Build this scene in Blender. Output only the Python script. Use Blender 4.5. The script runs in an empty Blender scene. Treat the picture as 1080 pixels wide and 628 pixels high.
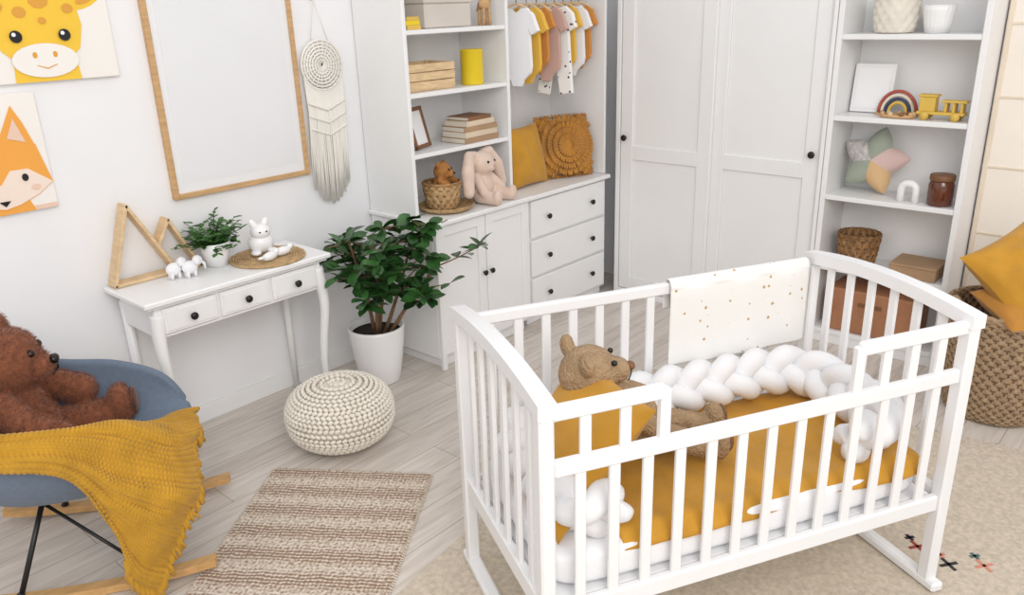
import bpy, bmesh, math, random
from mathutils import Vector, Matrix, Euler, noise
random.seed(7)
R=random.random
def rr(a,b): return a+(b-a)*random.random()
pi=math.pi; sin=math.sin; cos=math.cos

# ---------------- materials
def lin(c):
    c=c/255.0
    return c/12.92 if c<=.04045 else ((c+.055)/1.055)**2.4
def S(r,g,b): return (lin(r),lin(g),lin(b))
def sc(c,k): return tuple(max(0,min(1,x*k)) for x in c)+(1,)
def MT(name,col,rough=.6,bump=0,bscale=60,kind='noise',var=.06,vscale=5,metal=0,stretch=(1,1,1),sheen=0,dist=.004,coat=0):
    m=bpy.data.materials.new(name); m.use_nodes=True
    nt=m.node_tree; N=nt.nodes; L=nt.links
    p=N['Principled BSDF']; p.inputs['Roughness'].default_value=rough; p.inputs['Metallic'].default_value=metal
    p.inputs['Sheen Weight'].default_value=sheen; p.inputs['Coat Weight'].default_value=coat
    tc=N.new('ShaderNodeTexCoord'); mp=N.new('ShaderNodeMapping'); mp.inputs['Scale'].default_value=stretch
    L.new(tc.outputs['Object'],mp.inputs['Vector'])
    nz=N.new('ShaderNodeTexNoise'); nz.inputs['Scale'].default_value=vscale; nz.inputs['Detail'].default_value=4
    L.new(mp.outputs[0],nz.inputs['Vector'])
    rp=N.new('ShaderNodeValToRGB'); rp.color_ramp.elements[0].position=.3; rp.color_ramp.elements[1].position=.7
    rp.color_ramp.elements[0].color=sc(col,1-var*1.5); rp.color_ramp.elements[1].color=sc(col,1+var)
    L.new(nz.outputs['Fac'],rp.inputs[0]); L.new(rp.outputs[0],p.inputs['Base Color'])
    if bump>0:
        bp=N.new('ShaderNodeBump'); bp.inputs['Strength'].default_value=bump; bp.inputs['Distance'].default_value=dist
        if kind=='noise':
            t=N.new('ShaderNodeTexNoise'); t.inputs['Scale'].default_value=bscale; t.inputs['Detail'].default_value=3
            L.new(mp.outputs[0],t.inputs['Vector']); L.new(t.outputs['Fac'],bp.inputs['Height'])
        elif kind=='voronoi':
            t=N.new('ShaderNodeTexVoronoi'); t.inputs['Scale'].default_value=bscale
            L.new(mp.outputs[0],t.inputs['Vector'])
            iv=N.new('ShaderNodeMath'); iv.operation='SUBTRACT'; iv.inputs[0].default_value=1
            L.new(t.outputs['Distance'],iv.inputs[1]); L.new(iv.outputs[0],bp.inputs['Height'])
        L.new(bp.outputs[0],p.inputs['Normal'])
    return m

WHITE=MT('white_lacquer',S(238,238,238),.38,var=.01)
WALL=MT('wall_paint',S(238,238,240),.85,.1,180,var=.01,dist=.001)
CRIBW=MT('crib_white',S(234,234,235),.35,var=.01)
KNOB=MT('dark_metal',S(52,50,50),.35,metal=.8)
BLACKM=MT('black_metal',S(25,25,27),.4)
OAK=MT('light_oak',S(202,162,114),.5,.15,30,var=.14,vscale=9,stretch=(1,1,6))
OAKH=MT('light_oak_rocker',S(210,165,108),.45,.1,30,var=.12,vscale=8,stretch=(1,6,6))
PINE=MT('pine_wood',S(220,190,148),.5,.1,30,var=.1,vscale=9,stretch=(2,2,8))
MUST=MT('mustard_linen',S(196,142,40),.85,.35,220,var=.10,vscale=7,sheen=.15)
MUSTD=MT('mustard_knit',S(190,142,36),.9,.5,160,var=.12,vscale=12,sheen=.15,dist=.003)
MUSTV=MT('ochre_velvet',S(186,128,44),.8,.3,90,var=.12,vscale=10,sheen=.3)
COTTON=MT('white_cotton',S(236,236,238),.85,.25,120,var=.015,sheen=.1)
BRAID=MT('white_velour',S(230,230,232),.8,.2,140,var=.02,sheen=.1)
CREAM=MT('cream_yarn',S(232,225,213),.9,.5,160,var=.04,vscale=14)
ROPE=MT('macrame_cotton',S(236,232,224),.9,.4,200,var=.03)
BROWNB=MT('brown_plush',S(136,80,52),.9,.5,190,var=.20,vscale=50,sheen=.2,dist=.003)
BROWND=MT('brown_plush_dark',S(94,54,36),.95,.8,170,var=.2,vscale=30,sheen=.3)
TAN=MT('tan_crochet',S(166,138,106),.95,1,105,kind='voronoi',var=.12,vscale=30,dist=.006)
TAND=MT('tan_crochet_dark',S(132,98,70),.95,1,110,kind='voronoi',var=.12,vscale=30)
TEDDY=MT('teddy_small',S(172,116,60),.95,.8,200,var=.2,vscale=40)
PINK=MT('blush_plush',S(222,198,182),.95,.4,200,var=.05,vscale=20,sheen=.2)
BLUE=MT('blue_grey_fabric',S(104,118,136),.85,.4,350,var=.06,vscale=60,sheen=.1,dist=.001)
WICKER=MT('wicker',S(164,138,108),.75,.5,120,var=.2,vscale=40)
WICKDK=MT('wicker_gap',S(108,84,62),.85,.5,120,var=.25,vscale=40)
WICKERD=MT('wicker_brown',S(158,116,72),.75,.5,120,var=.3,vscale=30)
SEAG=MT('seagrass',S(190,158,114),.8,.6,140,var=.22,vscale=40)
CERW=MT('white_ceramic',S(242,242,242),.22,var=.01)
SOIL=MT('soil',S(52,38,28),.95,1,90,var=.3,vscale=40)
LEAF=MT('leaf_green',S(52,94,44),.35,.15,30,var=.42,vscale=13,coat=.15)
LEAF2=MT('leaf_green_small',S(70,116,52),.45,var=.4,vscale=20)
BARK=MT('bark',S(128,98,70),.85,.6,60,var=.2,vscale=20)
YEL=MT('yellow_tin',S(236,206,40),.35,var=.03)
YELD=MT('toy_yellow',S(222,186,84),.5,var=.08)
PAPER=MT('white_paper',S(242,242,243),.35,var=.005)
GREYBOX=MT('greige_box',S(206,198,189),.8,var=.03)
KRAFT=MT('kraft_books',S(172,140,108),.7,var=.1)
KRAFT2=MT('cream_books',S(218,200,174),.7,var=.05)
PAGES=MT('book_pages',S(230,223,209),.8,.5,200,stretch=(1,1,30),var=.06)
LEATH=MT('tan_leather',S(170,118,84),.55,.2,60,var=.12)
AMBER=MT('amber_jar',S(100,48,24),.12,var=.1,coat=.6)
DKW=MT('walnut',S(130,88,56),.5,.2,30,var=.2)
BLK=MT('black_gloss',S(18,16,16),.15)
GIR=MT('art_yellow',S(242,198,62),.7,var=.02); GIS=MT('art_orange',S(222,160,62),.7,var=.03)
FOX=MT('art_fox_orange',S(238,166,72),.7,var=.02); ARTB=MT('art_background',S(240,236,230),.75,var=.01)
ARTC=MT('art_cream',S(240,222,208),.75,var=.01); ARTP=MT('art_blush',S(232,200,180),.75,var=.02)
ORG=MT('burnt_orange_cotton',S(204,138,66),.85,.3,160,var=.08)
DUSTY=MT('dusty_rose_cotton',S(198,164,152),.85,.3,160,var=.05)
YELC=MT('yellow_cotton',S(224,178,72),.85,.3,160,var=.05)
STG=MT('patch_green',S(158,166,152),.9,.4,160,var=.08); STP=MT('patch_pink',S(216,188,182),.9,.4,160,var=.05)
STY=MT('patch_gold',S(216,180,134),.9,.4,160,var=.05); STB=MT('patch_grey',S(196,192,190),.9,.6,120,var=.2,vscale=50)
NAVY=MT('rain_navy',S(60,70,100),.5); RED=MT('rain_red',S(176,84,70),.5); RWH=MT('rain_cream',S(232,220,200),.5)

def vor_spots(name,base,spot,scale,p0,p1,rnd=1.0):
    m=MT(name,base,.85,.2,160,var=.01)
    nt=m.node_tree;N=nt.nodes;L=nt.links
    v=N.new('ShaderNodeTexVoronoi'); v.inputs['Scale'].default_value=scale; v.inputs['Randomness'].default_value=rnd
    tc=N['Texture Coordinate']; L.new(tc.outputs['Object'],v.inputs['Vector'])
    r=N.new('ShaderNodeValToRGB'); r.color_ramp.elements[0].color=spot+(1,); r.color_ramp.elements[0].position=p0
    r.color_ramp.elements[1].color=base+(1,); r.color_ramp.elements[1].position=p1
    L.new(v.outputs['Distance'],r.inputs[0]); L.new(r.outputs[0],N['Principled BSDF'].inputs['Base Color'])
    return m
PRINT=vor_spots('printed_cotton',S(240,238,234),S(70,66,64),38,.22,.27)
DOT=vor_spots('dotted_muslin',S(236,235,232),S(190,160,108),26,.14,.17,.7)
def floor_mat():
    m=bpy.data.materials.new('whitewashed_planks'); m.use_nodes=True
    nt=m.node_tree;N=nt.nodes;L=nt.links;p=N['Principled BSDF']; p.inputs['Roughness'].default_value=.42
    tc=N.new('ShaderNodeTexCoord')
    br=N.new('ShaderNodeTexBrick'); br.inputs['Scale'].default_value=1; br.inputs['Brick Width'].default_value=1.25
    br.inputs['Row Height'].default_value=.155; br.inputs['Mortar Size'].default_value=.0018; br.inputs['Mortar Smooth'].default_value=.3
    br.offset=.37; br.inputs['Color1'].default_value=S(208,199,190)+(1,); br.inputs['Color2'].default_value=S(220,212,204)+(1,)
    br.inputs['Mortar'].default_value=S(162,150,139)+(1,)
    L.new(tc.outputs['Object'],br.inputs['Vector'])
    mp=N.new('ShaderNodeMapping'); mp.inputs['Scale'].default_value=(1.2,12,1)
    L.new(tc.outputs['Object'],mp.inputs['Vector'])
    nz=N.new('ShaderNodeTexNoise'); nz.inputs['Scale'].default_value=2.2; nz.inputs['Detail'].default_value=8; nz.inputs['Distortion'].default_value=1.2
    L.new(mp.outputs[0],nz.inputs['Vector'])
    rp=N.new('ShaderNodeValToRGB'); rp.color_ramp.elements[0].position=.3; rp.color_ramp.elements[1].position=.62
    rp.color_ramp.elements[0].color=(.77,.735,.70,1); rp.color_ramp.elements[1].color=(1,1,1,1)
    L.new(nz.outputs['Fac'],rp.inputs[0])
    mx=N.new('ShaderNodeMix'); mx.data_type='RGBA'; mx.blend_type='MULTIPLY'; mx.inputs['Factor'].default_value=.9
    L.new(br.outputs['Color'],mx.inputs['A']); L.new(rp.outputs[0],mx.inputs['B'])
    L.new(mx.outputs['Result'],p.inputs['Base Color'])
    return m
FLOORM=floor_mat()
def stripe_rug():
    m=bpy.data.materials.new('boho_stripe_weave'); m.use_nodes=True
    nt=m.node_tree;N=nt.nodes;L=nt.links;p=N['Principled BSDF']; p.inputs['Roughness'].default_value=.95
    tc=N.new('ShaderNodeTexCoord'); sx=N.new('ShaderNodeSeparateXYZ')
    n=N.new('ShaderNodeTexNoise'); n.inputs['Scale'].default_value=85; n.inputs['Detail'].default_value=2; L.new(tc.outputs['Object'],n.inputs['Vector'])
    mp=N.new('ShaderNodeMapping'); mp.vector_type='TEXTURE'; mp.inputs['Location'].default_value=(1.864,2.16,0); mp.inputs['Rotation'].default_value=(0,0,math.atan2(-.58,-.815))
    L.new(tc.outputs['Object'],mp.inputs[0]); L.new(mp.outputs[0],sx.inputs[0])
    def mt(op,a,b=None,c=None):
        q=N.new('ShaderNodeMath'); q.operation=op
        for i,x in enumerate((a,b,c)):
            if x is None: continue
            if isinstance(x,(int,float)): q.inputs[i].default_value=x
            else: L.new(x,q.inputs[i])
        return q.outputs[0]
    X=sx.outputs[0];Y=sx.outputs[1]
    n2=N.new('ShaderNodeTexNoise'); n2.inputs['Scale'].default_value=18; n2.inputs['Detail'].default_value=3; L.new(mp.outputs[0],n2.inputs['Vector'])
    Xd=mt('MULTIPLY_ADD',n2.outputs['Fac'],.020,X)
    Yd=mt('MULTIPLY_ADD',n2.outputs['Fac'],.014,Y)
    d1=mt('SINE',mt('MULTIPLY',mt('ADD',Xd,Yd),2*pi/.030))
    d2=mt('SINE',mt('MULTIPLY',mt('SUBTRACT',Xd,Yd),2*pi/.030))
    dia=mt('MULTIPLY',d1,d2)
    h1=mt('SINE',mt('MULTIPLY',Xd,2*pi/.017))
    f1=mt('MULTIPLY_ADD',mt('ADD',mt('MULTIPLY',dia,.6),mt('MULTIPLY',h1,.5)),.5,.5)
    band=mt('MULTIPLY_ADD',mt('SINE',mt('MULTIPLY',Xd,2*pi/.13)),.5,.5)
    v=mt('ADD',mt('MULTIPLY',f1,mt('MULTIPLY_ADD',band,.42,.28)),mt('MULTIPLY',n.outputs['Fac'],1.15))
    r=N.new('ShaderNodeValToRGB'); r.color_ramp.elements[0].position=.60; r.color_ramp.elements[0].color=S(220,208,193)+(1,)
    r.color_ramp.elements[1].position=1.05 if False else 1.0; r.color_ramp.elements[1].color=S(152,124,102)+(1,)
    L.new(v,r.inputs[0]); L.new(r.outputs[0],p.inputs['Base Color'])
    bp=N.new('ShaderNodeBump'); bp.inputs['Strength'].default_value=.8; bp.inputs['Distance'].default_value=.006
    L.new(v,bp.inputs['Height']); L.new(bp.outputs[0],p.inputs['Normal'])
    return m
STRIPE=stripe_rug()
RUGM=MT('beige_rug',S(204,191,173),.95,.6,260,var=.12,vscale=60)
RUGF=MT('rug_fringe',S(218,206,190),.95,var=.05)
SHOJI=MT('shoji_paper',S(243,235,224),.8,var=.02); SHOJF=MT('shoji_frame',S(230,216,197),.6,var=.05)

# ---------------- geometry builder
def TM(loc=(0,0,0),rot=(0,0,0),scale=(1,1,1)):
    return Matrix.Translation(loc)@Euler(rot).to_matrix().to_4x4()@Matrix.Diagonal((*scale,1))
class B:
    def __init__(s,name,T=None): s.name=name; s.v=[];s.f=[];s.fm=[];s.fs=[];s.m=[];s.T=T or Matrix()
    def add(s,vs,fs,mat,M=None,sm=False):
        o=len(s.v); T=s.T@M if M is not None else s.T
        s.v.extend([T@Vector(p) for p in vs])
        ml=mat if isinstance(mat,list) else None
        if not ml:
            if mat not in s.m: s.m.append(mat)
            k=s.m.index(mat)
        for i,f in enumerate(fs):
            if ml:
                if ml[i] not in s.m: s.m.append(ml[i])
                k=s.m.index(ml[i])
            s.f.append([o+j for j in f]); s.fm.append(k); s.fs.append(sm)
    def box(s,c,d,mat,rot=(0,0,0),b=.003):
        h=[x/2 for x in d]; b=min(b,min(h)*.45); vs=[];ix={}
        for sx in(-1,1):
            for sy in(-1,1):
                for sz in(-1,1):
                    for ax in range(3):
                        q=[sx*(h[0]-b),sy*(h[1]-b),sz*(h[2]-b)]; q[ax]=(sx,sy,sz)[ax]*h[ax]
                        ix[(sx,sy,sz,ax)]=len(vs); vs.append(q)
        fs=[]
        for ax in range(3):
            o=[a for a in range(3) if a!=ax]
            for sg in(-1,1):
                f=[]
                for (p,q) in((-1,-1),(1,-1),(1,1),(-1,1)):
                    k=[0,0,0];k[ax]=sg;k[o[0]]=p;k[o[1]]=q; f.append(ix[(*k,ax)])
                fs.append(f)
            for p in(-1,1):
                for q in(-1,1):
                    k0=[0,0,0];k1=[0,0,0];k0[ax]=-1;k1[ax]=1;k0[o[0]]=k1[o[0]]=p;k0[o[1]]=k1[o[1]]=q
                    fs.append([ix[(*k0,o[0])],ix[(*k1,o[0])],ix[(*k1,o[1])],ix[(*k0,o[1])]])
        for sx in(-1,1):
            for sy in(-1,1):
                for sz in(-1,1): fs.append([ix[(sx,sy,sz,0)],ix[(sx,sy,sz,1)],ix[(sx,sy,sz,2)]])
        s.add(vs,fs,mat,TM(c,rot))
    def bx(s,x0,x1,y0,y1,z0,z1,mat,b=.003): s.box(((x0+x1)/2,(y0+y1)/2,(z0+z1)/2),(abs(x1-x0),abs(y1-y0),abs(z1-z0)),mat,b=b)
    def tube(s,pts,r,mat,n=10,closed=False,flat=1.0):
        P=[Vector(p) for p in pts]; m=len(P)
        if not hasattr(r,'__len__'): r=[r]*m
        tg=[]
        for i in range(m):
            a=P[(i-1)%m] if (closed or i>0) else P[i]; c=P[(i+1)%m] if (closed or i<m-1) else P[i]
            t=(c-a); tg.append(t.normalized() if t.length>1e-9 else Vector((0,0,1)))
        up=Vector((0,0,1)) if abs(tg[0].z)<.9 else Vector((1,0,0))
        nx=tg[0].cross(up).normalized(); vs=[]
        for i in range(m):
            nx=(nx-tg[i]*nx.dot(tg[i])); nx=nx.normalized() if nx.length>1e-9 else tg[i].orthogonal().normalized()
            ny=tg[i].cross(nx)
            for k in range(n):
                a=2*pi*k/n; vs.append(P[i]+nx*cos(a)*r[i]+ny*sin(a)*r[i]*flat)
        fs=[]
        for i in range(m if closed else m-1):
            j=(i+1)%m
            for k in range(n): fs.append([i*n+k,i*n+(k+1)%n,j*n+(k+1)%n,j*n+k])
        if not closed: fs.append(list(range(n))); fs.append([(m-1)*n+k for k in range(n)])
        s.add(vs,fs,mat,None,True)
    def rod(s,p,q,r,mat,r2=None,n=12): s.tube([p,q],[r,r if r2 is None else r2],mat,n)
    def ell(s,c,r,mat,rot=(0,0,0),nu=16,nv=10,M=None):
        if not hasattr(r,'__len__'): r=(r,r,r)
        vs=[(0,0,1)];fs=[]
        for j in range(1,nv):
            t=pi*j/nv
            for i in range(nu): a=2*pi*i/nu; vs.append((sin(t)*cos(a),sin(t)*sin(a),cos(t)))
        vs.append((0,0,-1))
        for i in range(nu):
            fs.append([0,1+i,1+(i+1)%nu]); fs.append([len(vs)-1,1+(nv-2)*nu+(i+1)%nu,1+(nv-2)*nu+i])
        for j in range(nv-2):
            for i in range(nu): a=1+j*nu; fs.append([a+i,a+nu+i,a+nu+(i+1)%nu,a+(i+1)%nu])
        T=TM(c,rot,r)
        if M is not None: T=M@T
        s.add(vs,fs,mat,T,True)
    def cap(s,p,q,r1,r2,mat,n=14):
        p=Vector(p);q=Vector(q);d=(q-p);L=d.length;d.normalize(); pts=[];rs=[]
        for i in range(7): a=-pi/2+i*pi/12; pts.append(p+d*sin(a)*r1); rs.append(max(1e-4,cos(a)*r1))
        for i in range(7): a=i*pi/12; pts.append(q+d*sin(a)*r2); rs.append(max(1e-4,cos(a)*r2))
        s.tube(pts,rs,mat,n)
    def lathe(s,prof,c,mat,n=36,rot=(0,0,0),fn=None,mfn=None):
        vs=[];fs=[]
        for j,(r,z) in enumerate(prof):
            for i in range(n):
                a=2*pi*i/n; q=r+(fn(j,i,a) if fn else 0); vs.append((q*cos(a),q*sin(a),z))
        for j in range(len(prof)-1):
            for i in range(n): fs.append([j*n+i,j*n+(i+1)%n,(j+1)*n+(i+1)%n,(j+1)*n+i])
        ms=[mfn(k//n,k%n) for k in range(len(fs))] if mfn else mat
        if prof[0][0]>1e-5:
            fs.append(list(range(n)))
            if mfn: ms.append(mat)
        if prof[-1][0]>1e-5:
            fs.append([(len(prof)-1)*n+i for i in range(n)])
            if mfn: ms.append(mat)
        s.add(vs,fs,ms,TM(c,rot),True)
    def prism(s,poly,th,mat,M=None):
        n=len(poly); vs=[(x,y,-th/2) for x,y in poly]+[(x,y,th/2) for x,y in poly]
        fs=[list(range(n)),[n+i for i in range(n)]]+[[i,(i+1)%n,n+(i+1)%n,n+i] for i in range(n)]
        s.add(vs,fs,mat,M)
    def grid(s,fn,nu,nv,mat,closeu=False):
        vs=[fn(i/(nu if closeu else nu-1),j/(nv-1)) for j in range(nv) for i in range(nu)];fs=[]
        for j in range(nv-1):
            for i in range(nu if closeu else nu-1): fs.append([j*nu+i,j*nu+(i+1)%nu,(j+1)*nu+(i+1)%nu,(j+1)*nu+i])
        s.add(vs,fs,mat,None,True)
    def done(s,parent=None,solid=0,bevel=0,recalc=True):
        me=bpy.data.meshes.new(s.name); me.from_pydata([tuple(v) for v in s.v],[],s.f)
        for m in s.m: me.materials.append(m)
        me.polygons.foreach_set('material_index',s.fm); me.polygons.foreach_set('use_smooth',s.fs)
        if recalc:
            bm=bmesh.new(); bm.from_mesh(me); bmesh.ops.recalc_face_normals(bm,faces=bm.faces); bm.to_mesh(me); bm.free()
        me.update()
        o=bpy.data.objects.new(s.name,me); bpy.context.collection.objects.link(o)
        if parent: o.parent=parent
        if solid:
            q=o.modifiers.new('sol','SOLIDIFY'); q.thickness=solid; q.offset=0
        return o
def empty(name):
    o=bpy.data.objects.new(name,None); bpy.context.collection.objects.link(o); return o
def cr(P,t):
    n=len(P)-1; x=max(0,min(n-1e-6,t*n)); i=int(x); f=x-i
    g=lambda k:P[max(0,min(n,k))]
    o=[]
    for a,b,c,d in zip(g(i-1),g(i),g(i+1),g(i+2)):
        o.append(.5*((2*b)+(-a+c)*f+(2*a-5*b+4*c-d)*f*f+(-a+3*b-3*c+d)*f**3))
    return o
def path(P,n): return [Vector(cr(P,i/(n-1))) for i in range(n)]
CLT={}
def clouds(size):
    if size not in CLT:
        t=bpy.data.textures.new('clouds%g'%size,'CLOUDS'); t.noise_scale=size; t.noise_depth=2; CLT[size]=t
    return CLT[size]
def plushify(o,vox=.007,it=5,disp=0,ts=.01):
    m=o.modifiers.new('rm','REMESH'); m.mode='VOXEL'; m.voxel_size=vox; m.use_smooth_shade=True
    m=o.modifiers.new('sm','SMOOTH'); m.iterations=it; m.factor=.5
    if disp:
        m=o.modifiers.new('dp','DISPLACE'); m.texture=clouds(ts); m.strength=disp; m.mid_level=.5; m.texture_coords='LOCAL'
    return o
def fur(o,parent,mat,count,L,W,name='fur'):
    dg=bpy.context.evaluated_depsgraph_get(); dg.update(); ev=o.evaluated_get(dg); me=ev.to_mesh()
    polys=me.polygons; n=len(polys)
    if n==0: return
    areas=[p.area for p in polys]; cs=random.choices(range(n),weights=areas,k=count)
    vs=[];fs=[]
    for k in cs:
        p=polys[k]; vv=[me.vertices[i].co for i in p.vertices]
        w=[R() for _ in vv]; t=sum(w); q=Vector((0,0,0))
        for a,c in zip(w,vv): q+=c*(a/t)
        nn=p.normal.copy(); d=(nn+Vector((rr(-.7,.7),rr(-.7,.7),rr(-.8,.4)))).normalized()
        sd=d.cross(Vector((rr(-1,1),rr(-1,1),rr(-1,1)))).normalized()*W; l=L*rr(.6,1.2)
        b0=len(vs); mid=q+d*l*.55; tip=q+(d+Vector((0,0,-.35))).normalized()*l
        vs+=[q-sd-nn*.001,q+sd-nn*.001,mid+sd*.7,mid-sd*.7,tip]; fs+=[[b0,b0+1,b0+2,b0+3],[b0+3,b0+2,b0+4]]
    ev.to_mesh_clear()
    m2=bpy.data.meshes.new(name); m2.from_pydata([tuple(v) for v in vs],[],fs); m2.materials.append(mat)
    m2.polygons.foreach_set('use_smooth',[True]*len(fs)); m2.update()
    ob=bpy.data.objects.new(name,m2); bpy.context.collection.objects.link(ob); ob.parent=parent

# ---------------- room
b=B('floor'); b.bx(-3,4.56,-3,3.45,-.06,0,FLOORM,b=0.0001); b.done()
b=B('wall_left'); b.bx(-3,4.56,3.35,3.45,0,2.7,WALL,b=.0001); b.done()
b=B('wall_back'); b.bx(4.46,4.56,-3,3.35,0,2.7,WALL,b=.0001); b.done()
b=B('baseboard_left'); b.bx(-3,2.595,3.336,3.35,0,.085,WHITE); b.bx(-3,2.595,3.340,3.35,.085,.095,WHITE); b.done()
b=B('baseboard_back'); b.bx(4.446,4.46,-3,.88,0,.085,WHITE); b.done()

# ---------------- console desk
b=B('console_desk')
b.bx(1.19,2.06,2.965,3.33,.742,.765,WHITE,b=.008); b.bx(1.205,2.045,2.98,3.325,.73,.745,WHITE)
b.bx(1.235,2.015,3.0,3.31,.60,.735,WHITE)
for i in range(3):
    x0=1.262+i*.246; b.bx(x0,x0+.232,2.986,3.004,.617,.722,WHITE,b=.005)
    b.bx(x0+.012,x0+.22,2.982,2.99,.629,.71,WHITE,b=.003)
    cx=x0+.116; b.rod((cx,2.984,.668),(cx,2.968,.668),.007,KNOB); b.ell((cx,2.962,.668),(.016,.010,.016),KNOB)
for sx,x in((-1,1.25),(1,2.0)):
    P=[(x,3.01,.70),(x+sx*.012,3.0,.6),(x+sx*.012,2.995,.50),(x-sx*.004,3.01,.34),(x-sx*.012,3.015,.18),(x+sx*.0,3.0,.05),(x+sx*.01,2.99,.0)]
    pts=path(P,28); rs=[.030-.016*min(1,i/20) + (.006 if i>25 else 0) for i in range(28)]
    b.tube(pts,rs,WHITE,12)
    b.tube([(x,3.30,.70),(x,3.305,0)],[.022,.013],WHITE,10)
b.done()

# ---------------- bookcase with cabinet
def panel_door(b,axis,u0,u1,z0,z1,front,th=.02,st=.055,mids=(),mat=WHITE,sgn=-1):
    def bb(a0,a1,c0,c1,f0,f1,bv=.003):
        if axis=='y': b.bx(a0,a1,min(f0,f1),max(f0,f1),c0,c1,mat,b=bv)
        else: b.bx(min(f0,f1),max(f0,f1),a0,a1,c0,c1,mat,b=bv)
    bk=front-sgn*th
    bb(u0,u0+st,z0,z1,front,bk); bb(u1-st,u1,z0,z1,front,bk)
    bb(u0+st,u1-st,z0,z0+st,front,bk); bb(u0+st,u1-st,z1-st,z1,front,bk)
    for m in mids: bb(u0+st,u1-st,m-st/2,m+st/2,front,bk)
    bb(u0+st,u1-st,z0+st,z1-st,front-sgn*.012,bk)
b=B('bookcase_cabinet')
b.bx(2.60,3.325,2.87,3.34,.06,.78,WHITE); b.bx(2.625,3.30,2.89,3.33,0,.06,WHITE)
b.bx(2.585,3.335,2.825,3.345,.78,.805,WHITE,b=.006)
panel_door(b,'y',2.612,2.960,.08,.775,2.85); panel_door(b,'y',2.966,3.315,.08,.775,2.85)
b.bx(2.60,2.63,2.845,2.87,0,.78,WHITE)
for x in(2.935,2.99):
    for z in(.46,): b.rod((x,2.852,z),(x,2.836,z),.006,KNOB); b.ell((x,2.832,z),(.015,.010,.015),KNOB)
b.bx(2.60,2.622,2.98,3.345,.805,2.15,WHITE); b.bx(3.316,3.338,2.98,3.345,.805,2.15,WHITE)
b.bx(2.622,3.316,3.33,3.345,.805,2.15,WHITE)
for z in(1.12,1.413,1.706,2.13): b.bx(2.622,3.316,2.985,3.33,z-.022,z,WHITE)
b.done()

# ---------------- chest of drawers with clothes niche
b=B('chest_of_drawers')
b.bx(3.345,4.12,2.90,3.34,.05,.765,WHITE); b.bx(3.36,4.10,2.92,3.33,0,.05,WHITE)
b.bx(3.342,4.125,2.86,3.345,.765,.79,WHITE,b=.006)
for i in range(3):
    z0=.07+i*.233; b.bx(3.375,4.09,2.88,2.90,z0,z0+.218,WHITE,b=.005)
    for x in(3.52,3.945): b.rod((x,2.885,z0+.11),(x,2.866,z0+.11),.006,KNOB); b.ell((x,2.862,z0+.11),(.016,.011,.016),KNOB)
b.done()
b=B('clothes_rail_unit')
b.bx(4.105,4.125,2.90,3.345,.792,2.15,WHITE); b.bx(3.342,4.105,3.325,3.345,.792,2.15,WHITE); b.bx(3.342,4.105,2.90,3.325,2.13,2.15,WHITE)
b.rod((3.342,3.03,1.852),(4.105,3.03,1.852),.010,WHITE)
b.done()

# ---------------- wardrobe
b=B('sliding_wardrobe')
b.bx(4.20,4.455,1.555,2.845,.0,2.45,WHITE)
b.bx(4.15,4.21,2.815,2.845,0,2.45,WHITE); b.bx(4.15,4.21,1.555,1.575,0,2.45,WHITE); b.bx(4.15,4.21,1.575,2.815,0,.04,WHITE)
panel_door(b,'x',2.20,2.81,.045,2.40,4.155,st=.085,mids=(.93,)); panel_door(b,'x',1.58,2.215,.045,2.40,4.178,st=.085,mids=(.93,))
for y,x in((2.775,4.155),(1.62,4.178)): b.rod((x,y,1.02),(x-.02,y,1.02),.008,KNOB); b.ell((x-.024,y,1.02),(.011,.019,.019),KNOB)
b.done()

# ---------------- right bookcase
b=B('open_bookcase')
X0,X1=4.155,4.45
b.bx(X0,X1,.885,.912,0,2.1,WHITE); b.bx(X0,X1,1.525,1.552,0,2.1,WHITE); b.bx(X1-.012,X1,.912,1.525,0,2.1,WHITE)
for z in(.08,.44,.822,1.228,1.62,2.08): b.bx(X0+.003,X1-.012,.912,1.525,z-.025,z,WHITE)
b.bx(X0+.01,X0+.03,.912,1.525,0,.055,WHITE)
b.done()

b=B('shoji_screen')
for k,(y0,y1) in enumerate(((.36,.878),(-.17,.35),(-.70,-.18))):
    xc=4.425
    b.bx(xc,xc+.006,y0,y1,.02,2.0,SHOJI,b=.0005)
    for y in(y0,y1-.025,(y0+y1)/2-.008): b.bx(xc-.008,xc+.010,y,y+(.012 if y not in(y0,y1-.025) else .022),.0,2.02,SHOJF)
    for i in range(7): z=.0+i*.33; b.bx(xc-.007,xc+.009,y0,y1,z,z+.012,SHOJF)
b.done()

# ---------------- crib
CR=TM((2.002,1.040,0),(0,0,math.radians(-28.0)))
crib=empty('baby_crib')
b=B('crib_frame',CR)
hx,hy=.658,.328
for sx in(-1,1):
    for sy in(-1,1):
        b.box((sx*hx,sy*hy,.4765),(.040,.045,.931),CRIBW,b=.006)
    N=18; prof=[]
    for i in range(N+1):
        t=-1+2*i/N; y=t*(hy+.026); z=.944+.030*(1-t*t); prof.append((y,z))
    poly=prof+[(y,z-.040) for y,z in reversed(prof)]
    b.prism(poly,.048,CRIBW,TM((sx*hx,0,0))@Matrix(((0,0,1,0),(1,0,0,0),(0,1,0,0),(0,0,0,1))))
    b.box((sx*hx,0,.335),(.028,2*hy-.04,.06),CRIBW)
    for i in range(6):
        y=-hy+ (i+1)*2*hy/7; b.box((sx*hx,y,.635),(.014,.030,.62),CRIBW,b=.004)
    b.box((sx*hx,0,.0290),(.045,2*hy+.10,.034),CRIBW,b=.008)
yf=-hy
def slats(y,x0,x1,n,z0,z1):
    for i in range(n):
        x=x0+(x1-x0)*(i+1)/(n+1); b.box((x,y,(z0+z1)/2),(.030,.014,z1-z0),CRIBW,b=.004)
b.box((0,yf,.755),(2*hx-.04,.026,.045),CRIBW,b=.006); b.box((0,yf,.325),(2*hx-.04,.026,.055),CRIBW,b=.006)
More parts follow.
